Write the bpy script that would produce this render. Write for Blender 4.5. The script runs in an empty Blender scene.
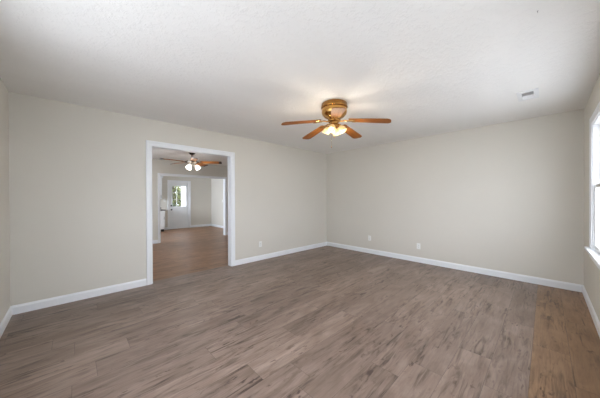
import bpy, bmesh, math, random
from mathutils import Vector, Matrix
R = math.radians
S = bpy.context.scene
C = S.collection
random.seed(7)

# ------------------------------------------------------------------ camera, sky, exposure
YAW, PITCH, ROLL, FPX = 0.7662, -0.0050, -0.0033, 236.357
cd = bpy.data.cameras.new('camera'); cam = bpy.data.objects.new('camera', cd); C.objects.link(cam)
F = Vector((math.sin(YAW)*math.cos(PITCH), math.cos(YAW)*math.cos(PITCH), math.sin(PITCH)))
Rt = Vector((math.cos(YAW), -math.sin(YAW), 0)); U = Rt.cross(F)
R2 = Rt*math.cos(ROLL)+U*math.sin(ROLL); U2 = -Rt*math.sin(ROLL)+U*math.cos(ROLL)
cam.matrix_world = Matrix(((R2.x, U2.x, -F.x, 0.4957), (R2.y, U2.y, -F.y, 0.353), (R2.z, U2.z, -F.z, 1.2708), (0, 0, 0, 1)))
cd.sensor_width = 36.0; cd.lens = FPX/600*36; cd.clip_start = 0.02; cd.clip_end = 200
S.camera = cam

SKY = 6.2
SKY_COL = (0.92, 0.965, 1.12, 1)
LAMP1, LAMP2 = 3.0, 2.8
w = bpy.data.worlds.new('overcast_sky'); S.world = w; w.use_nodes = True
bg = w.node_tree.nodes['Background']; bg.inputs[0].default_value = SKY_COL; bg.inputs[1].default_value = SKY

def daylight_fill(loc, target, sx, sy, power, col=(0.97, 0.985, 1.11)):
    """area light added just outside a window glass, boosting the soft overcast light from the sky"""
    l = bpy.data.lights.new('window_fill', 'AREA'); l.shape = 'RECTANGLE'; l.size = sx; l.size_y = sy
    l.energy = power; l.color = col
    o = bpy.data.objects.new('window_fill', l); C.objects.link(o); o.location = loc
    o.rotation_euler = (Vector(target)-Vector(loc)).to_track_quat('-Z', 'Y').to_euler()
P_FRONT, P_FRONT2, P_LEFT, P_SECOND, P_THIRD = 8, 2, 20, 9, 125
daylight_fill((1.33, -.22, 1.38), (1.33, 1, 1.45), 1.76, 1.36, P_FRONT2)  # fill at the added front window, out of view
daylight_fill((3.66, -.22, 1.38), (3.66, 1, 1.50), 1.76, 1.36, P_FRONT)
daylight_fill((-.22, 1.83, 1.38), (1, 1.83, 1.45), 1.76, 1.36, P_LEFT)  # fill at the added left window, out of view
daylight_fill((-.22, 6.48, 1.38), (1, 6.48, 1.42), 1.76, 1.36, P_SECOND, (0.90, 0.98, 1.17))  # fill at the added second-room window, out of view
daylight_fill((-.22, 9.58, 1.38), (1, 9.58, 1.42), 1.76, 1.36, P_THIRD, (0.90, 0.98, 1.17))  # fill at the added third-room window, out of view
vs = S.view_settings
S.display_settings.display_device = 'sRGB'
vs.view_transform = 'Standard'; vs.look = 'None'; vs.gamma = 1.0; vs.use_curve_mapping = False
vs.exposure = 0.29

# ------------------------------------------------------------------ dimensions
L, W, H = 5.383, 4.404, 2.44          # living room
T = 0.12                              # partition thickness
H2 = 2.37                             # ceiling of the rooms beyond
Y2 = 7.95                             # partition between second and third room
Y3 = 11.0                             # entrance wall
X3 = 5.08                             # right wall of the third room
OP1 = (1.333, 2.628, 2.06)            # opening to the second room
OP2 = (2.280, 4.262, 1.94)            # opening to the third room
DR = (3.335, 4.12, 1.95)              # entrance door rough opening
WS, WH = 0.70, 2.06                   # window sill and head height

# ------------------------------------------------------------------ materials
def new_mat(name, col, rough=0.5, metal=0.0, spec=0.5):
    m = bpy.data.materials.new(name); m.use_nodes = True
    b = m.node_tree.nodes['Principled BSDF']
    b.inputs['Base Color'].default_value = (*col, 1); b.inputs['Roughness'].default_value = rough
    b.inputs['Metallic'].default_value = metal; b.inputs['Specular IOR Level'].default_value = spec
    return m, m.node_tree.nodes, m.node_tree.links, b

def noise_var(m, scale, amount, bump=0.0, bscale=None, stretch=(1, 1, 1), dist=0.01):
    """gentle procedural colour variation and surface bump"""
    nt = m.node_tree; N = nt.nodes; K = nt.links; b = N['Principled BSDF']
    tc = N.new('ShaderNodeTexCoord'); mp = N.new('ShaderNodeMapping'); mp.inputs['Scale'].default_value = stretch
    K.new(tc.outputs['Object'], mp.inputs[0])
    n = N.new('ShaderNodeTexNoise'); n.inputs['Scale'].default_value = scale; n.inputs['Detail'].default_value = 4
    K.new(mp.outputs[0], n.inputs['Vector'])
    c = b.inputs['Base Color'].default_value[:3]
    r = N.new('ShaderNodeValToRGB'); r.color_ramp.elements[0].position = 0.3; r.color_ramp.elements[1].position = 0.7
    r.color_ramp.elements[0].color = (*[x*(1-amount) for x in c], 1); r.color_ramp.elements[1].color = (*[min(1, x*(1+amount)) for x in c], 1)
    K.new(n.outputs['Fac'], r.inputs[0]); K.new(r.outputs[0], b.inputs['Base Color'])
    if bump:
        n2 = N.new('ShaderNodeTexNoise'); n2.inputs['Scale'].default_value = bscale or scale; n2.inputs['Detail'].default_value = 3
        K.new(tc.outputs['Object'], n2.inputs['Vector'])
        bp = N.new('ShaderNodeBump'); bp.inputs['Strength'].default_value = bump; bp.inputs['Distance'].default_value = dist
        K.new(n2.outputs['Fac'], bp.inputs['Height']); K.new(bp.outputs[0], b.inputs['Normal'])

def simple(name, col, rough=0.5, metal=0.0, spec=0.5, var=0.03, scale=6, bump=0.0, bscale=60, stretch=(1, 1, 1)):
    m, N, K, b = new_mat(name, col, rough, metal, spec); noise_var(m, scale, var, bump, bscale, stretch); return m

M_wall = simple('greige_wall_paint', (0.685, 0.652, 0.582), 0.75, spec=0.25, var=0.012, scale=1.2, bump=0.06, bscale=140)
M_trim = simple('white_trim_paint', (0.85, 0.865, 0.88), 0.35, var=0.01, scale=3)
M_door = simple('white_door_paint', (0.84, 0.86, 0.87), 0.4, var=0.01, scale=3)
M_plastic = simple('white_plastic', (0.84, 0.84, 0.81), 0.35, var=0.01)
M_dark = simple('dark_slot', (0.02, 0.02, 0.02), 0.6)
M_screw = simple('painted_screw', (0.7, 0.7, 0.68), 0.35, metal=0.4)
M_vent = simple('white_vent_enamel', (0.80, 0.80, 0.80), 0.4, var=0.01)
M_ductin = simple('duct_interior', (0.10, 0.10, 0.10), 0.7)
M_brass = simple('antique_brass', (0.42, 0.22, 0.06), 0.26, metal=1.0, var=0.15, scale=14)
M_brass2 = simple('polished_brass', (0.62, 0.34, 0.10), 0.2, metal=1.0, var=0.05, scale=14)
M_bronze = simple('dark_bronze', (0.035, 0.030, 0.028), 0.4, metal=0.6)
M_nickel = simple('brushed_nickel', (0.62, 0.60, 0.57), 0.3, metal=1.0)
M_black = simple('matte_black_metal', (0.012, 0.012, 0.012), 0.4, metal=0.3)
M_counter = simple('dark_laminate_counter', (0.10, 0.10, 0.105), 0.3, var=0.3, scale=60)
M_cab = simple('white_cabinet_paint', (0.78, 0.79, 0.79), 0.4, var=0.01)
M_toe = simple('black_toe_kick', (0.02, 0.02, 0.02), 0.7)
M_bounce_ground = simple('pale_bounce_ground', (0.56, 0.55, 0.53), 0.9, var=0.12, scale=3, bump=0.4, bscale=40)  # ground made pale so it bounces light up to the ceilings
M_bark = simple('tree_bark', (0.06, 0.045, 0.032), 0.9, var=0.35, scale=12, bump=0.5, bscale=30, stretch=(1, 1, .25))
M_porch = simple('white_porch_post_paint', (0.80, 0.80, 0.80), 0.5, var=0.01)
M_conc = simple('porch_concrete', (0.35, 0.34, 0.32), 0.85, var=0.1, scale=20)

def ceiling_mat():
    m, N, K, b = new_mat('textured_white_ceiling', (0.80, 0.80, 0.805), 0.85, spec=0.15)
    tc = N.new('ShaderNodeTexCoord')
    n1 = N.new('ShaderNodeTexNoise'); n1.inputs['Scale'].default_value = 26; n1.inputs['Detail'].default_value = 5; n1.inputs['Roughness'].default_value = .65
    n2 = N.new('ShaderNodeTexNoise'); n2.inputs['Scale'].default_value = 1.6; n2.inputs['Detail'].default_value = 2; n2.inputs['Distortion'].default_value = .6
    mp = N.new('ShaderNodeMapping'); mp.inputs['Scale'].default_value = (.35, 1.5, 1); mp.inputs['Rotation'].default_value = (0, 0, .25)
    K.new(tc.outputs['Object'], mp.inputs[0]); K.new(mp.outputs[0], n2.inputs['Vector']); K.new(tc.outputs['Object'], n1.inputs['Vector'])
    rp = N.new('ShaderNodeValToRGB'); rp.color_ramp.elements[0].position = .48; rp.color_ramp.elements[1].position = .60
    K.new(n1.outputs['Fac'], rp.inputs[0])
    r = N.new('ShaderNodeValToRGB'); r.color_ramp.elements[0].position = .3; r.color_ramp.elements[1].position = .7
    r.color_ramp.elements[0].color = (.87, .855, .825, 1); r.color_ramp.elements[1].color = (.90, .885, .855, 1)
    K.new(n2.outputs['Fac'], r.inputs[0]); K.new(r.outputs[0], b.inputs['Base Color'])
    bp = N.new('ShaderNodeBump'); bp.inputs['Strength'].default_value = .32; bp.inputs['Distance'].default_value = .006
    K.new(rp.outputs[0], bp.inputs['Height']); K.new(bp.outputs[0], b.inputs['Normal'])
    return m
M_ceil = ceiling_mat()

def floor_mat():
    PW, PL = 0.215, 1.22
    m, N, K, b = new_mat('laminate_oak_planks', (0.2, 0.15, 0.12), 0.42, spec=0.36)
    def nd(t, **kw):
        n = N.new(t)
        for k, v in kw.items(): setattr(n, k, v)
        return n
    def mth(op, a, bb=None, clamp=False):
        n = nd('ShaderNodeMath', operation=op); n.use_clamp = clamp
        for i, v in enumerate((a, bb)):
            if v is None: continue
            if isinstance(v, (int, float)): n.inputs[i].default_value = v
            else: K.new(v, n.inputs[i])
        return n.outputs[0]
    def comb(x, y, z=0.0):
        n = nd('ShaderNodeCombineXYZ')
        for i, v in enumerate((x, y, z)):
            if isinstance(v, (int, float)): n.inputs[i].default_value = v
            else: K.new(v, n.inputs[i])
        return n.outputs[0]
    def noise(vec, sc, det=4, rough=.5, dist=0.0):
        n = nd('ShaderNodeTexNoise'); n.inputs['Scale'].default_value = sc; n.inputs['Detail'].default_value = det
        n.inputs['Roughness'].default_value = rough; n.inputs['Distortion'].default_value = dist
        K.new(vec, n.inputs['Vector']); return n.outputs['Fac']
    def ramp(v, *stops):
        n = nd('ShaderNodeValToRGB'); e = n.color_ramp.elements
        while len(e) < len(stops): e.new(.5)
        for q, (p_, c_) in zip(e, stops): q.position = p_; q.color = (*c_, 1) if len(c_) == 3 else c_
        K.new(v, n.inputs[0]); return n.outputs[0]
    def mix(f, a, bb, bt='MIX'):
        n = nd('ShaderNodeMix', data_type='RGBA', blend_type=bt)
        if isinstance(f, (int, float)): n.inputs[0].default_value = f
        else: K.new(f, n.inputs[0])
        for s, v in ((6, a), (7, bb)):
            if isinstance(v, tuple): n.inputs[s].default_value = (*v, 1)
            else: K.new(v, n.inputs[s])
        return n.outputs[2]
    g = nd('ShaderNodeNewGeometry'); sx = nd('ShaderNodeSeparateXYZ'); K.new(g.outputs['Position'], sx.inputs[0])
    x, y = sx.outputs[0], sx.outputs[1]
    row = mth('FLOOR', mth('DIVIDE', y, PW))
    wn = nd('ShaderNodeTexWhiteNoise', noise_dimensions='1D'); K.new(mth('ADD', row, 3.7), wn.inputs['W'])
    xo = mth('ADD', x, mth('MULTIPLY', wn.outputs['Value'], PL))
    col = mth('FLOOR', mth('DIVIDE', xo, PL))
    w2 = nd('ShaderNodeTexWhiteNoise', noise_dimensions='2D'); K.new(comb(row, col), w2.inputs['Vector'])
    rnd = w2.outputs['Value']; sc = nd('ShaderNodeSeparateColor'); K.new(w2.outputs['Color'], sc.inputs[0])
    fx = mth('MULTIPLY', mth('FRACT', mth('DIVIDE', xo, PL)), PL); fy = mth('MULTIPLY', mth('FRACT', mth('DIVIDE', y, PW)), PW)
    ex = mth('MINIMUM', fx, mth('SUBTRACT', PL, fx)); ey = mth('MINIMUM', fy, mth('SUBTRACT', PW, fy))
    seam = mth('LESS_THAN', mth('MINIMUM', ex, ey), 0.0014)
    # grain coordinates, each plank its own piece of figure
    ox = mth('MULTIPLY', sc.outputs[0], 37.0); oy = mth('MULTIPLY', sc.outputs[1], 53.0)
    gx = mth('ADD', x, ox); gy = mth('ADD', y, oy)
    vgrain = comb(mth('MULTIPLY', gx, 1.7), mth('MULTIPLY', gy, 15.0))
    vfine = comb(mth('MULTIPLY', gx, 5.0), mth('MULTIPLY', gy, 110.0))
    vcloud = comb(mth('MULTIPLY', gx, 2.0), mth('MULTIPLY', gy, 7.0))
    vknot = comb(mth('MULTIPLY', gx, 7.0), mth('MULTIPLY', gy, 19.0))
    grain = noise(vgrain, 1.6, 6, .6, 1.2); fine = noise(vfine, 1.0, 3, .6, .3); cloud = noise(vcloud, 1.3, 4, .55, .8)
    knot = noise(vknot, 1.25, 5, .62, .5)
    base = ramp(cloud, (.28, (.190, .141, .112)), (.50, (.238, .184, .150)), (.72, (.300, .238, .200)))
    patch = noise(comb(mth('MULTIPLY', gx, .9), mth('MULTIPLY', gy, 3.2), 5.0), 1.4, 2, .5, .4)
    pm = ramp(patch, (.40, (.18, .18, .18)), (.60, (1, 1, 1)))
    base = mix(pm, base, ramp(grain, (.34, (.30, .27, .25)), (.45, (.80, .79, .78)), (.53, (1.02, 1.02, 1.02)), (.72, (1.12, 1.12, 1.12))), 'MULTIPLY')
    base = mix(.55, base, ramp(fine, (.30, (.78, .76, .75)), (.60, (1.06, 1.06, 1.06))), 'MULTIPLY')
    base = mix(mth('MULTIPLY', pm, ramp(knot, (.60, (0, 0, 0)), (.66, (.9, .9, .9)))), base, (.075, .050, .040))
    base = mix(1.0, base, ramp(rnd, (0.0, (.84, .83, .82)), (.5, (1, 1, 1)), (1.0, (1.15, 1.15, 1.15))), 'MULTIPLY')
    # boards of a browner batch: the two rows along the window wall
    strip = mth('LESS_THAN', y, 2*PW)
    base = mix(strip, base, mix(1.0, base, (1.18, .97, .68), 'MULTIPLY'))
    far = mth('GREATER_THAN', y, 21*PW)  # warmer light beyond the opening, painted into the floor colour
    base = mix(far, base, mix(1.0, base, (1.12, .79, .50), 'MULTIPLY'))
    base = mix(1.0, base, (1.02, .96, .935), 'MULTIPLY')
    base = mix(mth('MULTIPLY', seam, .55), base, (.05, .036, .03))
    K.new(base, b.inputs['Base Color'])
    rr = nd('ShaderNodeMapRange'); K.new(fine, rr.inputs[0]); rr.inputs[3].default_value = .30; rr.inputs[4].default_value = .44
    K.new(rr.outputs[0], b.inputs['Roughness'])
    bp = nd('ShaderNodeBump'); bp.inputs['Strength'].default_value = .25; bp.inputs['Distance'].default_value = .0012
    K.new(mth('SUBTRACT', fine, mth('MULTIPLY', seam, 1.5)), bp.inputs['Height']); K.new(bp.outputs[0], b.inputs['Normal'])
    return m
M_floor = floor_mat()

def wood_mat(name, c0, c1, rough=.35, sc=1.0):
    m, N, K, b = new_mat(name, c0, rough, spec=.12)
    tc = N.new('ShaderNodeTexCoord'); mp = N.new('ShaderNodeMapping'); mp.inputs['Scale'].default_value = (2.5*sc, 38*sc, 10*sc)
    n = N.new('ShaderNodeTexNoise'); n.inputs['Scale'].default_value = 1.8; n.inputs['Detail'].default_value = 5; n.inputs['Distortion'].default_value = 1.2
    r = N.new('ShaderNodeValToRGB'); r.color_ramp.elements[0].position = .32; r.color_ramp.elements[1].position = .68
    r.color_ramp.elements[0].color = (*c0, 1); r.color_ramp.elements[1].color = (*c1, 1)
    K.new(tc.outputs['Object'], mp.inputs[0]); K.new(mp.outputs[0], n.inputs['Vector']); K.new(n.outputs['Fac'], r.inputs[0]); K.new(r.outputs[0], b.inputs['Base Color'])
    return m
M_oak = wood_mat('golden_oak_blade', (.16, .052, .010), (.31, .115, .026), .6)
M_oak2 = wood_mat('orange_oak_blade', (.30, .10, .02), (.52, .21, .055), .38)
M_bladetip = simple('dark_blade_tip', (.03, .022, .018), .5)

def glass_mat():
    m = bpy.data.materials.new('clear_window_glass'); m.use_nodes = True; N = m.node_tree.nodes; K = m.node_tree.links
    N.remove(N['Principled BSDF']); o = N['Material Output']
    t = N.new('ShaderNodeBsdfTransparent'); t.inputs[0].default_value = (.96, .98, .97, 1)
    g = N.new('ShaderNodeBsdfGlossy'); g.inputs['Roughness'].default_value = .02
    x = N.new('ShaderNodeMixShader'); x.inputs[0].default_value = .07
    K.new(t.outputs[0], x.inputs[1]); K.new(g.outputs[0], x.inputs[2]); K.new(x.outputs[0], o.inputs[0])
    return m
M_glass = glass_mat()

def glow_mat(name, col, strength, body=(.9, .85, .75)):
    m, N, K, b = new_mat(name, body, .3)
    b.inputs['Emission Color'].default_value = (*col, 1); b.inputs['Emission Strength'].default_value = strength
    return m
M_shade1 = glow_mat('lit_cream_glass', (1.0, .66, .28), .36, (.50, .38, .19))
M_bulb1 = glow_mat('lit_bulb_warm', (1.0, .86, .60), 4)
M_shade2 = glow_mat('lit_white_glass', (1.0, .90, .76), 1.6, (.85, .85, .82))
M_bulb2 = glow_mat('lit_bulb_white', (1.0, .88, .70), 14)

def leaf_mat(name, a, b_, sc=4):
    m, N, K, b = new_mat(name, a, .55, spec=.3)
    tc = N.new('ShaderNodeTexCoord'); n = N.new('ShaderNodeTexNoise'); n.inputs['Scale'].default_value = sc; n.inputs['Detail'].default_value = 3
    r = N.new('ShaderNodeValToRGB'); r.color_ramp.elements[0].position = .4; r.color_ramp.elements[1].position = .6
    r.color_ramp.elements[0].color = (*a, 1); r.color_ramp.elements[1].color = (*b_, 1)
    K.new(tc.outputs['Object'], n.inputs['Vector']); K.new(n.outputs['Fac'], r.inputs[0]); K.new(r.outputs[0], b.inputs['Base Color'])
    return m
M_leafA = leaf_mat('green_leaves', (.040, .055, .014), (.24, .26, .10))
M_leafB = leaf_mat('dark_hedge_leaves', (.014, .028, .012), (.045, .068, .030))

# ------------------------------------------------------------------ helpers
def obj(name, bm, m, parent=None, smooth=False, loc=None):
    me = bpy.data.meshes.new(name); bmesh.ops.recalc_face_normals(bm, faces=bm.faces); bm.to_mesh(me); bm.free()
    me.materials.append(m)
    if smooth:
        for f in me.polygons: f.use_smooth = True
    o = bpy.data.objects.new(name, me); C.objects.link(o)
    if parent: o.parent = parent
    if loc: o.location = loc
    return o

def box(bm, x0, x1, y0, y1, z0, z1, bev=0.0, mat=None):
    vs_ = [bm.verts.new(p) for p in ((x0, y0, z0), (x1, y0, z0), (x1, y1, z0), (x0, y1, z0), (x0, y0, z1), (x1, y0, z1), (x1, y1, z1), (x0, y1, z1))]
    fs = [bm.faces.new([vs_[i] for i in q]) for q in ((3, 2, 1, 0), (4, 5, 6, 7), (0, 1, 5, 4), (1, 2, 6, 5), (2, 3, 7, 6), (3, 0, 4, 7))]
    if bev:
        es = list({e for f in fs for e in f.edges}); r = bmesh.ops.bevel(bm, geom=es, offset=bev, segments=2, affect='EDGES', profile=.6)
        vs_ = list({v for f in r['faces'] for v in f.verts} | set(v for v in vs_ if v.is_valid))
    if mat is not None: bmesh.ops.transform(bm, matrix=mat, verts=[v for v in vs_ if v.is_valid])
    return vs_

def boxes(*bs, bev=0.0):
    bm = bmesh.new()
    for q in bs: box(bm, *q, bev=bev)
    return bm

def lathe(bm, prof, n=32, mat=None, cap=True):
    rings = []
    for r, z in prof:
        rings.append([bm.verts.new((r*math.cos(2*math.pi*k/n), r*math.sin(2*math.pi*k/n), z)) for k in range(n)])
    for a, b in zip(rings, rings[1:]):
        for k in range(n): bm.faces.new((a[k], a[(k+1) % n], b[(k+1) % n], b[k]))
    if cap:
        bm.faces.new(rings[0]); bm.faces.new(rings[-1][::-1])
    if mat is not None: bmesh.ops.transform(bm, matrix=mat, verts=[v for r in rings for v in r])
    return bm

def tube(bm, pts, rad, n=10):
    pts = [Vector(p) for p in pts]; rings = []
    rad = rad if isinstance(rad, (list, tuple)) else [rad]*len(pts)
    for i, p in enumerate(pts):
        d = (pts[min(i+1, len(pts)-1)]-pts[max(i-1, 0)]).normalized()
        a = d.cross(Vector((0, 0, 1)) if abs(d.z) < .95 else Vector((1, 0, 0))).normalized(); b = d.cross(a)
        rings.append([bm.verts.new(p+rad[i]*(a*math.cos(2*math.pi*k/n)+b*math.sin(2*math.pi*k/n))) for k in range(n)])
    for a, b in zip(rings, rings[1:]):
        for k in range(n): bm.faces.new((a[k], a[(k+1) % n], b[(k+1) % n], b[k]))
    bm.faces.new(rings[0]); bm.faces.new(rings[-1][::-1])
    return bm

def run(bm, prof, p0, p1, nrm, mit0=0, mit1=0):
    """extrude a (depth, height) profile from p0 to p1; depth goes along nrm; mitres lengthen/shorten by depth"""
    p0 = Vector((*p0, 0)); p1 = Vector((*p1, 0)); nrm = Vector((*nrm, 0)); d = (p1-p0).normalized()
    A = [bm.verts.new(p0+nrm*q+d*(q*mit0)+Vector((0, 0, z))) for q, z in prof]
    B = [bm.verts.new(p1+nrm*q-d*(q*mit1)+Vector((0, 0, z))) for q, z in prof]
    n = len(prof)
    for k in range(n): bm.faces.new((A[k], A[(k+1) % n], B[(k+1) % n], B[k]))
    bm.faces.new(A[::-1]); bm.faces.new(B)
    return bm

def struct(name, bm, m, parent=None, label=None):
    o = obj(name, bm, m, parent)
    if parent is None: o['kind'] = 'structure'
    if label: o['label'] = label
    return o

def empty(name, loc=(0, 0, 0), rz=0.0):
    o = bpy.data.objects.new(name, None); C.objects.link(o); o.location = loc; o.rotation_euler = (0, 0, rz); o.empty_display_size = .1
    return o

def tag(o, label, cat, group=None):
    o['label'] = label; o['category'] = cat
    if group: o['group'] = group
    return o

def copy_tree(o, parent=None):
    c = o.copy(); C.objects.link(c); c.parent = parent
    for ch in list(o.children): copy_tree(ch, c)
    return c

# ------------------------------------------------------------------ shell
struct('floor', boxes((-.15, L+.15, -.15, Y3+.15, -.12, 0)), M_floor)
struct('ceiling', boxes((-.15, L+.15, -.15, W+.06, H, H+.12)), M_ceil)
struct('ceiling_hall', boxes((-.15, L+.15, W+.06, Y3+.15, H2, H2+.19)), M_ceil)

# front (window) wall, opening for window_1
WX0, WX1 = 2.78, 4.545
def wall_y(name, y0, y1, x0, x1, h, ops, m=M_wall):
    bm = bmesh.new(); cur = x0
    for a, b, zb, zt in ops:
        box(bm, cur, a, y0, y1, 0, h); box(bm, a, b, y0, y1, zt, h)
        if zb > 0: box(bm, a, b, y0, y1, 0, zb)
        cur = b
    box(bm, cur, x1, y0, y1, 0, h)
    return struct(name, bm, m)
def wall_x(name, x0, x1, y0, y1, h, ops, m=M_wall):
    bm = bmesh.new(); cur = y0
    for a, b, zb, zt in ops:
        box(bm, x0, x1, cur, a, 0, h); box(bm, x0, x1, a, b, zt, h)
        if zb > 0: box(bm, x0, x1, a, b, 0, zb)
        cur = b
    box(bm, x0, x1, cur, y1, 0, h)
    return struct(name, bm, m)

wall_y('wall_front', -.15, 0, 0, L, H, [(.45, 2.215, WS, WH), (WX0, WX1, WS, WH)])
LW = (.95, 2.715)
RW2 = (5.6, 7.365); KW3 = (8.7, 10.465)
wall_x('wall_left', -.15, 0, -.15, W, H, [(LW[0], LW[1], WS, WH)])
wall_x('wall_right', L, L+.15, -.15, W, H, [])
wall_y('wall_back', W, W+T, -.15, L+.15, H, [(OP1[0], OP1[1], 0, OP1[2])])
wall_x('wall_second_room_left', -.15, 0, W+T, Y2, H2, [(RW2[0], RW2[1], WS, WH)])
wall_x('wall_second_room_right', L, L+.15, W+T, Y2, H2, [])
wall_y('wall_second_room_back', Y2, Y2+T, -.15, L+.15, H2, [(OP2[0], OP2[1], 0, OP2[2])])
wall_x('wall_third_room_left', -.15, 0, Y2+T, Y3, H2, [(KW3[0], KW3[1], WS, WH)])
wall_x('wall_third_room_right', X3, X3+.15, Y2+T, Y3, H2, [])
wall_y('wall_third_room_back', Y3, Y3+.15, -.15, X3+.15, H2, [(DR[0], DR[1], 0, DR[2])])

# baseboards
BP = [(0, 0), (.014, 0), (.014, .078), (.009, .088), (.006, .097), (0, .099)]
CW = .066   # casing width
def bb(name, *runs):
    bm = bmesh.new()
    for r in runs: run(bm, BP, *r)
    return struct(name, bm, M_trim)
bb('baseboard_left', ((0, 0), (0, W), (1, 0), 1, 1))
bb('baseboard_back', ((0, W), (OP1[0]-CW, W), (0, -1), 1, 0), ((OP1[1]+CW, W), (L, W), (0, -1), 0, 1))
bb('baseboard_right', ((L, 0), (L, W), (-1, 0), 1, 1))
bb('baseboard_front', ((0, 0), (L, 0), (0, 1), 1, 1))
yb = W+T
bb('baseboard_second_room', ((0, yb), (0, Y2), (1, 0), 1, 1), ((L, yb), (L, Y2), (-1, 0), 1, 1),
   ((0, yb), (OP1[0]-CW, yb), (0, 1), 1, 0), ((OP1[1]+CW, yb), (L, yb), (0, 1), 0, 1),
   ((0, Y2), (OP2[0]-.052, Y2), (0, -1), 1, 0), ((OP2[1]+.052, Y2), (L, Y2), (0, -1), 0, 1))
yc = Y2+T
bb('baseboard_third_room', ((0, yc), (0, Y3), (1, 0), 1, 1), ((X3, yc), (X3, Y3), (-1, 0), 1, 1),
   ((0, yc), (OP2[0]-.052, yc), (0, 1), 1, 0), ((OP2[1]+.052, yc), (X3, yc), (0, 1), 0, 1),
   ((3.045, Y3), (DR[0]-CW, Y3), (0, -1), 0, 0), ((DR[1]+CW, Y3), (X3, Y3), (0, -1), 0, 1))

def casing_profile(bm, x0, x1, zt, y, s, w_=CW, th=.019, zb=0.0):
    """three mitred casing boards round an opening, on the face y, projecting along s"""
    steps = [(0, 0), (0, .010), (.006, .013), (w_*.55, .015), (w_*.62, th), (w_-.006, th), (w_, th-.004), (w_, 0)]   # (offset outward, projection)
    path = [((x0, zb), (-1, 0)), ((x0, zt), (-1, 1)), ((x1, zt), (1, 1)), ((x1, zb), (1, 0))]
    rings = []
    for (px, pz), (ox, oz) in path:
        rings.append([bm.verts.new((px+ox*o, y+s*t, pz+oz*o)) for o, t in steps])
    n = len(steps)
    for a, b in zip(rings, rings[1:]):
        for k in range(n): bm.faces.new((a[k], a[(k+1) % n], b[(k+1) % n], b[k]))
    bm.faces.new(rings[0]); bm.faces.new(rings[-1][::-1])

def cased_opening(name, x0, x1, zt, y0, y1, cw=CW):
    bm = bmesh.new()
    casing_profile(bm, x0+.004, x1-.004, zt-.004, y0, -1, cw); casing_profile(bm, x0+.004, x1-.004, zt-.004, y1, 1, cw)
    j = .016
    box(bm, x0, x0+j, y0-.001, y1+.001, 0, zt-j); box(bm, x1-j, x1, y0-.001, y1+.001, 0, zt-j); box(bm, x0, x1, y0-.001, y1+.001, zt-j, zt)
    return struct(name, bm, M_trim)
cased_opening('trim_1', *OP1, W, W+T)
cased_opening('trim_2', *OP2, Y2, Y2+T, .052)

# ------------------------------------------------------------------ windows (double unit, double hung)
def make_window():
    """local: width along +x from 0 to WW, interior face at y=0, room towards +y, wall depth .15"""
    WW = 1.765; h = WH-WS
    root = empty('window_1'); root['kind'] = 'structure'
    bm = bmesh.new()
    casing_profile(bm, .004, WW-.004, WH-.004, 0, 1, zb=WS+.012, w_=.075)
    obj('casing', bm, M_trim, root)
    bm = bmesh.new()
    box(bm, -.13, WW+.13, -.02, .048, WS-.016, WS+.012, bev=.006)
    obj('window_sill', bm, M_trim, root)
    bm = bmesh.new()
    run(bm, [(0, WS-.10), (.010, WS-.10), (.016, WS-.085), (.016, WS-.018), (0, WS-.016)], (-.07, 0), (WW+.07, 0), (0, 1))
    obj('apron', bm, M_trim, root)
    j = .018
    bm = boxes((0, j, -.15, 0, WS, WH), (WW-j, WW, -.15, 0, WS, WH), (j, WW-j, -.15, 0, WH-j, WH), (j, WW-j, -.15, -.008, WS, WS+.02), (WW/2-.04, WW/2+.04, -.14, -.005, WS+.02, WH-j))
    obj('frame', bm, M_trim, root)
    for u0 in (j, WW/2+.04):
        u1 = u0+WW/2-.04-j; mid = (WS+WH)/2
        for z0, z1, yy in ((WS+.02, mid+.02, -.030), (mid-.02, WH-j, -.070)):
            s = .042
            bm = boxes((u0, u0+s, yy-.018, yy+.018, z0, z1), (u1-s, u1, yy-.018, yy+.018, z0, z1), (u0+s, u1-s, yy-.018, yy+.018, z0, z0+s), (u0+s, u1-s, yy-.018, yy+.018, z1-s*.8, z1))
            sash = obj('sash', bm, M_plastic, root)
            obj('pane', boxes((u0+s, u1-s, yy-.003, yy+.003, z0+s, z1-s*.8)), M_glass, sash)
        bm = bmesh.new(); box(bm, (u0+u1)/2-.03, (u0+u1)/2+.03, -.042, -.018, mid+.02, mid+.034, bev=.003)
        obj('sash_lock', bm, M_nickel, root)
    return root
WWID = 1.765
w1 = make_window(); w1.location = (WX0, 0, 0)
def place_window(name, loc, rz):
    c = copy_tree(w1); c.name = name; c.location = loc; c.rotation_euler = (0, 0, rz); return c
# left walls: local +y (room side) -> world +x : rotate by -90 deg, local +x -> world -y
place_window('added_window_5', (.45, 0, 0), 0)  # unseen window added beside the camera to even out the light
place_window('added_window_2', (0, LW[1], 0), R(-90))  # unseen window added to light the living room from the left
place_window('added_window_3', (0, RW2[1], 0), R(-90))  # unseen window added to light the second room
place_window('added_window_4', (0, KW3[1], 0), R(-90))  # unseen window added to light the third room
zc = (WS+WH)/2; hh = WH-WS

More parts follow.
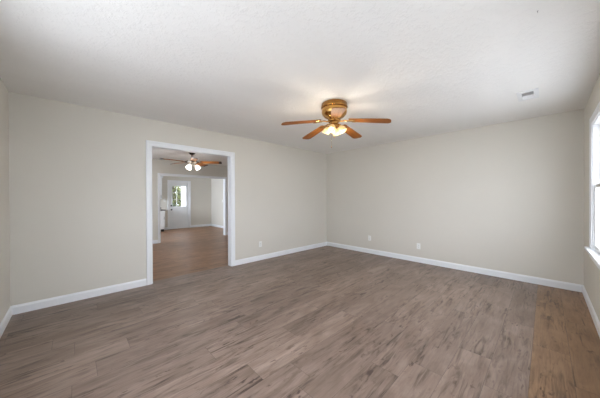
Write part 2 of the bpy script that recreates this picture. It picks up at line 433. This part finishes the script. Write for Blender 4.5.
# ------------------------------------------------------------------ entrance door
def make_door():
    root = empty('door_1', (DR[0], Y3, 0)); root['kind'] = 'structure'
    w_, h = DR[1]-DR[0], DR[2]
    bm = bmesh.new(); casing_profile(bm, .004, w_-.004, h-.004, 0, -1, w_=.065)
    box(bm, 0, .02, 0, .15, 0, h); box(bm, w_-.02, w_, 0, .15, 0, h); box(bm, .02, w_-.02, 0, .15, h-.02, h); box(bm, .0, w_, .03, .16, 0.0, .022)
    obj('door_frame', bm, M_trim, root)
    # leaf with a glazed upper half and two raised panels below
    x0, x1, z0, z1 = .023, w_-.023, .024, h-.023
    ya, yb_ = .030, .072
    gx0, gx1, gz0, gz1 = x0+.105, x1-.105, .93, 1.775
    bm = boxes((x0, gx0, ya, yb_, z0, z1), (gx1, x1, ya, yb_, z0, z1), (gx0, gx1, ya, yb_, gz1, z1), (gx0, gx1, ya, yb_, z0, gz0))
    # lite surround
    for q in ((gx0-.022, gx0, gz0-.022, gz1+.022), (gx1, gx1+.022, gz0-.022, gz1+.022), (gx0, gx1, gz0-.022, gz0), (gx0, gx1, gz1, gz1+.022)):
        box(bm, q[0], q[1], ya-.012, ya, q[2], q[3])
    # panel mouldings
    mw = .018; px = [(x0+.10, (x0+x1)/2-.035), ((x0+x1)/2+.035, x1-.10)]
    for a, b in px:
        za, zb = .17, .80
        box(bm, a, a+mw, ya-.008, ya, za, zb); box(bm, b-mw, b, ya-.008, ya, za, zb)
        box(bm, a+mw, b-mw, ya-.008, ya, za, za+mw); box(bm, a+mw, b-mw, ya-.008, ya, zb-mw, zb)
        box(bm, a+.045, b-.045, ya-.006, ya, za+.045, zb-.045)
    leaf = obj('door_leaf', bm, M_door, root)
    g = obj('door_glass', boxes((gx0, gx1, .046, .052, gz0, gz1)), M_glass, leaf)
    bm = bmesh.new(); gw = (gx1-gx0)/3; gh = (gz1-gz0)/3
    for k in (1, 2):
        box(bm, gx0+gw*k-.006, gx0+gw*k+.006, .036, .062, gz0, gz1)
        box(bm, gx0, gx1, .037, .061, gz0+gh*k-.006, gz0+gh*k+.006)
    obj('muntins', bm, M_door, leaf)
    rot = Matrix.Rotation(R(90), 4, 'X')
    for nm, z, pr in (('deadbolt', .965, [(.032, 0), (.032, .010), (.026, .014), (.012, .014), (.012, .028)]),
                      ('door_knob', .80, [(.034, 0), (.034, .008), (.014, .012), (.013, .035), (.026, .042), (.031, .055), (.028, .068), (.012, .074)])):
        bm = bmesh.new(); lathe(bm, pr, 20, Matrix.Translation((x0+.062, ya, z)) @ rot)
        obj(nm, bm, M_black, leaf, True)['label'] = 'black metal '+nm.replace('door_', 'door ')
    return root
make_door()

# ------------------------------------------------------------------ ceiling fan of the living room
def blade_mesh(r0, r1, w0, w1, th=.006, clip=.035):
    """rounded paddle along +x"""
    bm = bmesh.new(); out = []
    nseg = 6
    out += [(r0, -w0*.5+.012), (r0+.012, -w0*.5)]
    for k in range(1, nseg): t = k/nseg; out.append((r0+(r1-r0)*t, -(w0+(w1-w0)*math.sin(t*math.pi/2))*.5))
    out += [(r1-clip, -w1*.5), (r1-clip*.35, -w1*.5+clip*.45), (r1, -w1*.5+clip*1.1)]
    pts = out+[(x, -y) for x, y in reversed(out)]
    top = [bm.verts.new((x, y, th/2)) for x, y in pts]; bot = [bm.verts.new((x, y, -th/2)) for x, y in pts]
    n = len(pts); bm.faces.new(top); bm.faces.new(bot[::-1])
    for k in range(n): bm.faces.new((top[k], bot[k], bot[(k+1) % n], top[(k+1) % n]))
    return bm

def tulip(bm, s=1.0, mat=None, n=24, flute=.05):
    """open bell glass, neck at origin, opening towards -z"""
    prof = [(.016, 0), (.026, -.006), (.040, -.022), (.052, -.045), (.058, -.070), (.056, -.090), (.060, -.108)]
    inner = [(r-.003, z) for r, z in reversed(prof)]
    rings = []
    for i, (r, z) in enumerate(prof+inner):
        ring = []
        for k in range(n):
            a = 2*math.pi*k/n; fl = 1+flute*math.cos(6*a)*min(1, -z/.08)
            ring.append(bm.verts.new((s*r*fl*math.cos(a), s*r*fl*math.sin(a), s*z)))
        rings.append(ring)
    rings.append(rings[0])
    for a, b in zip(rings, rings[1:]):
        for k in range(n): bm.faces.new((a[k], a[(k+1) % n], b[(k+1) % n], b[k]))
    if mat is not None: bmesh.ops.transform(bm, matrix=mat, verts=[v for r in rings[:-1] for v in r])

def lamp_light(name, loc, power, col, parent):
    l = bpy.data.lights.new(name, 'POINT'); l.energy = power; l.color = col; l.shadow_soft_size = .03
    o = bpy.data.objects.new(name, l); C.objects.link(o); o.parent = parent; o.location = loc

def make_fan():
    root = empty('ceiling_fan', (2.85, 2.18, H))
    tag(root, 'golden brass flush-mount ceiling fan with oak blades in the near room', 'ceiling fan')
    bm = bmesh.new(); lathe(bm, [(.150, 0), (.158, -.008), (.158, -.040), (.163, -.046), (.163, -.056), (.155, -.062)], 48)
    obj('ceiling_ring', bm, M_brass, root, True)
    bm = bmesh.new(); lathe(bm, [(.150, -.062), (.157, -.075), (.156, -.110), (.148, -.135), (.120, -.165), (.085, -.182), (.060, -.190), (.060, -.196)], 48)
    mot = obj('motor_housing', bm, M_brass2, root, True)
    bm = bmesh.new(); lathe(bm, [(.060, -.196), (.078, -.200), (.078, -.222), (.055, -.228), (.050, -.262), (.062, -.268), (.062, -.290), (.035, -.305), (.014, -.312), (.014, -.322), (.004, -.328)], 32)
    kit = obj('light_fitter', bm, M_brass, root, True)
    for k in range(5):
        a = R(6+72*k); droop = R(8.5)
        m = Matrix.Rotation(a, 4, 'Z') @ Matrix.Rotation(droop, 4, 'Y')
        # blade iron
        bm = bmesh.new()
        tube(bm, [(.065, 0, -.212), (.10, 0, -.214), (.135, 0, -.204), (.165, 0, -.207)], [.010, .009, .009, .008], 8)
        box(bm, .155, .235, -.028, .028, -.212, -.206, bev=.002)
        box(bm, .215, .262, -.045, -.018, -.212, -.206, bev=.002); box(bm, .215, .262, .018, .045, -.212, -.206, bev=.002)
        iron = obj('blade_arm', bm, M_brass2, root)
        piv = Vector((0, 0, -.205))
        iron.matrix_basis = Matrix.Rotation(a, 4, 'Z') @ Matrix.Translation(piv) @ Matrix.Rotation(droop, 4, 'Y') @ Matrix.Translation(-piv)
        bl = obj('fan_blade', blade_mesh(.185, .668, .105, .142), M_oak, root)
        bl.matrix_basis = Matrix.Rotation(a, 4, 'Z') @ Matrix.Translation(piv) @ Matrix.Rotation(droop, 4, 'Y') @ Matrix.Rotation(R(-3), 4, 'X') @ Matrix.Translation((0, 0, .006))
    for k in range(4):
        a = R(22+90*k)
        m = Matrix.Rotation(a, 4, 'Z')
        bm = bmesh.new(); tube(bm, [(.03, 0, -.268), (.045, 0, -.262), (.056, 0, -.266), (.064, 0, -.280)], .008, 8)
        lathe(bm, [(.019, .004), (.021, -.004), (.021, -.022), (.017, -.026)], 16, Matrix.Translation((.062, 0, -.272)) @ Matrix.Rotation(R(-32), 4, 'Y'))
        arm = obj('lamp_arm', bm, M_brass2, root); arm.matrix_basis = m
        tm = Matrix.Translation((.070, 0, -.284)) @ Matrix.Rotation(R(-32), 4, 'Y') @ Matrix.Scale(.82, 4)
        bm = bmesh.new(); tulip(bm, .95, tm)
        sh = obj('lamp_shade', bm, M_shade1, root, True); sh.matrix_basis = m
        bm = bmesh.new(); lathe(bm, [(.010, 0), (.013, -.02), (.022, -.045), (.026, -.062), (.022, -.078), (.008, -.088)], 16, tm)
        obj('light_bulb', bm, M_bulb1, sh, True)
        p = tm @ Vector((0, 0, -.20)); p = m @ p
        lamp_light('fan_bulb_light', p, LAMP1, (1.0, .88, .72), root)
    for (dx, dy, ln) in ((.045, .035, .10), (-.025, .025, .24)):
        bm = bmesh.new(); tube(bm, [(dx, dy, -.29), (dx, dy, -.29-ln)], .0010, 6)
        ch = obj('pull_chain', bm, M_brass2, root)
        bm = bmesh.new(); lathe(bm, [(.0015, 0), (.004, -.004), (.0045, -.014), (.002, -.02)], 10, Matrix.Translation((dx, dy, -.29-ln)))
        obj('chain_pull', bm, M_brass2, ch, True)
make_fan()

def make_fan2():
    root = empty('ceiling_fan', (2.57, 6.25, H2))
    DZ = -.05
    tag(root, 'downrod ceiling fan with lit white glass shades seen through the doorway', 'ceiling fan')
    bm = bmesh.new(); lathe(bm, [(.075, 0), (.075, -.012), (.055, -.045), (.022, -.062)], 24); obj('canopy', bm, M_bronze, root, True)
    bm = bmesh.new(); tube(bm, [(0, 0, -.055), (0, 0, -.20)], .013, 10); obj('downrod', bm, M_bronze, root, True)
    bm = bmesh.new(); lathe(bm, [(.025, -.115), (.045, -.125), (.105, -.14), (.118, -.155), (.118, -.185), (.09, -.205), (.055, -.215)], 32); obj('motor_housing', bm, M_nickel, root, True, (0, 0, DZ))
    bm = bmesh.new(); lathe(bm, [(.055, -.215), (.062, -.225), (.062, -.265), (.04, -.285), (.008, -.295)], 24); obj('light_fitter', bm, M_nickel, root, True, (0, 0, DZ))
    for k in range(5):
        a = R(46-90+12+72*k)
        bm = bmesh.new()
        tube(bm, [(.07, 0, -.178), (.12, 0, -.182), (.16, 0, -.188)], .009, 8); box(bm, .15, .23, -.035, .035, -.192, -.186, bev=.002)
        o = obj('blade_arm', bm, M_bronze, root); o.matrix_basis = Matrix.Translation((0, 0, DZ)) @ Matrix.Rotation(a, 4, 'Z')
        bm_ = blade_mesh(.19, .68, .11, .14)
        o = obj('fan_blade', bm_, M_oak2, root)
        o.data.materials.append(M_bladetip)
        o.matrix_basis = Matrix.Translation((0, 0, DZ)) @ Matrix.Rotation(a, 4, 'Z') @ Matrix.Translation((0, 0, -.180)) @ Matrix.Rotation(R(-16), 4, 'X')
        bm = bmesh.new(); box(bm, .615, .684, -.062, .062, -.0045, .0045, bev=.003)
        t_ = obj('blade_tip', bm, M_bladetip, o); t_['label'] = 'dark blade tip'
    for k in range(3):
        m = Matrix.Translation((0, 0, DZ)) @ Matrix.Rotation(R(-20+120*k), 4, 'Z')
        bm = bmesh.new(); tube(bm, [(.04, 0, -.245), (.065, 0, -.240), (.085, 0, -.250)], .008, 8)
        obj('lamp_arm', bm, M_nickel, root).matrix_basis = m
        tm = Matrix.Translation((.085, 0, -.252)) @ Matrix.Rotation(R(-35), 4, 'Y')
        bm = bmesh.new(); tulip(bm, 1.0, tm, flute=0)
        sh = obj('lamp_shade', bm, M_shade2, root, True); sh.matrix_basis = m
        bm = bmesh.new(); lathe(bm, [(.010, 0), (.014, -.02), (.026, -.05), (.030, -.07), (.024, -.09), (.008, -.10)], 16, tm)
        obj('light_bulb', bm, M_bulb2, sh, True)
        lamp_light('fan_bulb_light', m @ (tm @ Vector((0, 0, -.16))), LAMP2, (1.0, .97, .95), root)
make_fan2()

# ------------------------------------------------------------------ outlets, switches, vent
def make_outlet():
    """local: on the plane y=0, facing -y, centred"""
    root = empty('wall_outlet')
    bm = bmesh.new(); box(bm, -.035, .035, -.006, 0, -.0575, .0575, bev=.003); obj('cover_plate', bm, M_plastic, root)
    for z in (-.0195, .0195):
        bm = bmesh.new(); box(bm, -.0165, .0165, -.009, -.0055, z-.014, z+.014, bev=.002)
        s = obj('socket', bm, M_plastic, root)
        obj('slots', boxes((-.0075, -.0055, -.0095, -.0088, z-.002, z+.007), (.0055, .0075, -.0095, -.0088, z-.001, z+.006), (-.002, .002, -.0095, -.0088, z-.009, z-.005)), M_dark, s)
    bm = bmesh.new(); lathe(bm, [(.003, 0), (.003, .002), (.001, .003)], 10, Matrix.Translation((0, -.006, 0)) @ Matrix.Rotation(R(90), 4, 'X'))
    obj('screw', bm, M_screw, root)
    return root
o1 = make_outlet(); o1.location = (3.261, W, .325); tag(o1, 'white duplex outlet on the wall to the right of the doorway', 'outlet', 'wall outlets')
o2 = copy_tree(o1); o2.location = (L, 3.14, .345); o2.rotation_euler = (0, 0, R(-90)); tag(o2, 'white duplex outlet on the right wall, nearer the room corner', 'outlet', 'wall outlets')
o3 = copy_tree(o1); o3.location = (L, 2.08, .315); o3.rotation_euler = (0, 0, R(-90)); tag(o3, 'white duplex outlet on the right wall, farther from the room corner', 'outlet', 'wall outlets')

def make_switch(loc, rz, label):
    root = empty('light_switch', loc, rz)
    bm = bmesh.new(); box(bm, -.035, .035, -.006, 0, -.0575, .0575, bev=.003); obj('cover_plate', bm, M_plastic, root)
    bm = bmesh.new(); box(bm, -.006, .006, -.016, -.005, -.004, .012, bev=.002); obj('toggle', bm, M_plastic, root)
    tag(root, label, 'light switch', 'light switches')
make_switch((3.165, Y3, 1.20), 0, 'white light switch plate left of the entrance door')
make_switch((X3, 9.86, 1.15), R(-90), 'white light switch plate on the right wall of the farthest room')

def make_vent():
    root = empty('ceiling_vent', (4.26, .495, H))
    tag(root, 'white rectangular ceiling air register with slatted grille', 'vent')
    a, b, ia, ib = .165, .088, .115, .048
    bm = boxes((-a, a, -b, -ib, -.007, 0), (-a, a, ib, b, -.007, 0), (-a, -ia, -ib, ib, -.007, 0), (ia, a, -ib, ib, -.007, 0))
    obj('frame', bm, M_vent, root)
    obj('duct_opening', boxes((-ia, ia, -ib, ib, -.0015, -.0005)), M_ductin, root)
    n = 14
    for k in range(n):
        x = -ia+(k+.5)*2*ia/n; s = 1 if k < n/2 else -1
        bm = bmesh.new(); box(bm, -.0006, .0006, -ib, ib, -.0062, .0062, mat=Matrix.Translation((x, 0, -.0065)) @ Matrix.Rotation(R(48*s), 4, 'Y'))
        obj('slat', bm, M_vent, root)
make_vent()
def make_hook(x, y, label):
    bm = bmesh.new(); lathe(bm, [(.008, 0), (.008, -.002), (.002, -.004), (.002, -.010)], 12)
    pts = [(.009*math.sin(t)+0, 0, -.019+.009*math.cos(t)) for t in [R(q) for q in range(0, 271, 30)]]
    tube(bm, pts, .002, 6)
    bmesh.ops.scale(bm, vec=(.38, .38, .38), verts=bm.verts)
    o = obj('ceiling_hook', bm, M_bronze, None, loc=(x, y, H)); tag(o, label, 'hook')
make_hook(2.609, .389, 'small dark screw hook in the ceiling near the top of the view')

# ------------------------------------------------------------------ kitchen cabinets at the entrance wall
def make_base_cab():
    x1, x0, yf, zt = 3.03, 1.23, 10.40, .80
    root = empty('base_cabinet', (x1, Y3, 0)); tag(root, 'white base cabinet run with black toe kick beside the entrance door', 'cabinet')
    def P(bm): bmesh.ops.translate(bm, vec=(-x1, -Y3, 0), verts=bm.verts); return bm
    obj('body', P(boxes((x0, x1, yf, Y3-.001, .10, zt))), M_cab, root)
    obj('toe_kick', P(boxes((x0, x1-.02, yf+.06, Y3-.001, 0, .10))), M_toe, root)
    n = 4; wd = (x1-x0)/n
    for k in range(n):
        a = x0+k*wd+.012; b = a+wd-.024
        bm = boxes((a, b, yf-.019, yf, .13, .60), bev=.003)
        box(bm, a+.05, b-.05, yf-.023, yf-.019, .18, .55, bev=.002)
        d = obj('cabinet_door', P(bm), M_cab, root)
        bm = bmesh.new(); tube(bm, [(b-.03, yf-.02, .57), (b-.03, yf-.045, .565), (b-.03, yf-.045, .475), (b-.03, yf-.02, .47)], .005, 8)
        obj('handle', P(bm), M_black, d)
        d = obj('drawer', P(boxes((a, b, yf-.019, yf, .63, .78), bev=.003)), M_cab, root)
        bm = bmesh.new(); c = (a+b)/2; tube(bm, [(c-.05, yf-.018, .705), (c-.045, yf-.045, .705), (c+.045, yf-.045, .705), (c+.05, yf-.018, .705)], .005, 8)
        obj('handle', P(bm), M_black, d)
    bm = boxes((x0-.01, x1+.015, yf-.03, Y3-.001, zt, zt+.035), bev=.004); box(bm, x0, x1+.01, Y3-.02, Y3-.001, zt+.035, zt+.12)
    bmesh.ops.translate(bm, vec=(-x1, -Y3, 0), verts=bm.verts)
    ct = obj('countertop', bm, M_counter, None, loc=(x1, Y3, 0)); tag(ct, 'dark grey kitchen countertop on the white base cabinets', 'countertop')
make_base_cab()
def make_wall_cab():
    x1, x0, yf, z0, z1 = 2.99, 1.23, 10.67, 1.24, 2.06
    root = empty('wall_cabinet', (x1, Y3, z0)); tag(root, 'white wall cabinet with crown moulding hung left of the entrance door', 'cabinet')
    def P(bm): bmesh.ops.translate(bm, vec=(-x1, -Y3, -z0), verts=bm.verts); return bm
    obj('body', P(boxes((x0, x1, yf, Y3-.001, z0, z1))), M_cab, root)
    n = 4; wd = (x1-x0)/n
    for k in range(n):
        a = x0+k*wd+.008; b = a+wd-.016
        bm = boxes((a, b, yf-.019, yf, z0+.012, z1-.015), bev=.003); box(bm, a+.05, b-.05, yf-.023, yf-.019, z0+.06, z1-.065, bev=.002)
        d = obj('cabinet_door', P(bm), M_cab, root)
        bm = bmesh.new(); tube(bm, [(b-.03, yf-.02, z0+.05), (b-.03, yf-.045, z0+.055), (b-.03, yf-.045, z0+.145), (b-.03, yf-.02, z0+.15)], .005, 8)
        obj('handle', P(bm), M_black, d)
    bm = bmesh.new(); box(bm, x0-.02, x1+.03, yf-.03, Y3-.001, z1, z1+.02); box(bm, x0-.035, x1+.045, yf-.045, Y3-.001, z1+.02, z1+.06, bev=.008)
    obj('crown_moulding', P(bm), M_cab, root)
make_wall_cab()

# ------------------------------------------------------------------ outside
gz = -.30
struct('ground', boxes((-30, 30, -30, 45, gz-.1, gz)), M_bounce_ground)
o = obj('porch_floor', boxes((1.5, 6.5, Y3+.16, 12.9, gz, -.05)), M_conc); o['kind'] = 'structure'
bm = bmesh.new(); box(bm, -.115, .115, -.10, .10, 0, 2.75); box(bm, -.14, .14, -.125, .125, 0, .20, bev=.008); box(bm, -.14, .14, -.125, .125, 2.60, 2.75, bev=.008)
o = obj('porch_post', bm, M_porch, loc=(4.43, 12.6, -.05)); tag(o, 'white square porch post outside the entrance door glass', 'post')

def tree(loc, h, rad, zbase, nleaf, leaf, mat, label, cat='tree', name='leafy_tree'):
    root = empty(name, loc); tag(root, label, cat)
    bm = bmesh.new(); zc_ = h-rad*.9
    tube(bm, [(0, 0, 0), (.03*h/5, .02, zc_*.5), (-.04, .05, zc_), (.02, 0, zc_+rad*.5)], [.035*h/2, .028*h/2, .018*h/2, .006*h/2], 10)
    for k in range(7):
        a = k*2.4; z = zbase+(zc_-zbase)*(k/7)+.05
        tube(bm, [(0, 0, z), (rad*.4*math.cos(a), rad*.4*math.sin(a), z+rad*.35), (rad*.75*math.cos(a), rad*.75*math.sin(a), z+rad*.55)], [.012*h/2, .008*h/2, .003*h/2], 6)
    obj('trunk', bm, M_bark, root, True)
    bm = bmesh.new(); rnd = random.Random(hash(label) % 1000 if False else len(label)+nleaf)
    zm = (zbase+h)/2; hz = (h-zbase)/2
    clumps = []
    for k in range(26):
        while True:
            p = Vector((rnd.uniform(-1, 1), rnd.uniform(-1, 1), rnd.uniform(-1, 1)))
            if .35 < p.length < .92: break
        clumps.append(Vector((p.x*rad, p.y*rad, zm+p.z*hz)))
    for k in range(nleaf):
        c = clumps[k % len(clumps)]
        p = c+Vector((rnd.gauss(0, 1)*rad*.16, rnd.gauss(0, 1)*rad*.16, rnd.gauss(0, 1)*hz*.13))
        u = Vector((rnd.uniform(-1, 1), rnd.uniform(-1, 1), rnd.uniform(-.8, .5))).normalized()
        v = u.cross(Vector((rnd.uniform(-1, 1), rnd.uniform(-1, 1), 1))).normalized()
        s = leaf*rnd.uniform(.7, 1.3)
        a = bm.verts.new(p-u*s); b = bm.verts.new(p+v*s*.45); c2 = bm.verts.new(p+u*s); d = bm.verts.new(p-v*s*.45)
        bm.faces.new((a, b, c2, d))
    obj('foliage', bm, mat, root)
tree((4.75, 15.6, gz), 3.4, 1.1, .5, 2600, .10, M_leafA, 'bright green leafy tree seen through the entrance door glass')
tree((5.9, 19.5, gz), 5.4, 2.2, .6, 4200, .16, M_leafA, 'tall green tree behind, farther off past the entrance door glass')
tree((4.1, 14.3, gz), 1.35, .55, .1, 1800, .06, M_leafB, 'low dark green shrub beyond the porch outside the door', 'shrub', 'garden_shrub')
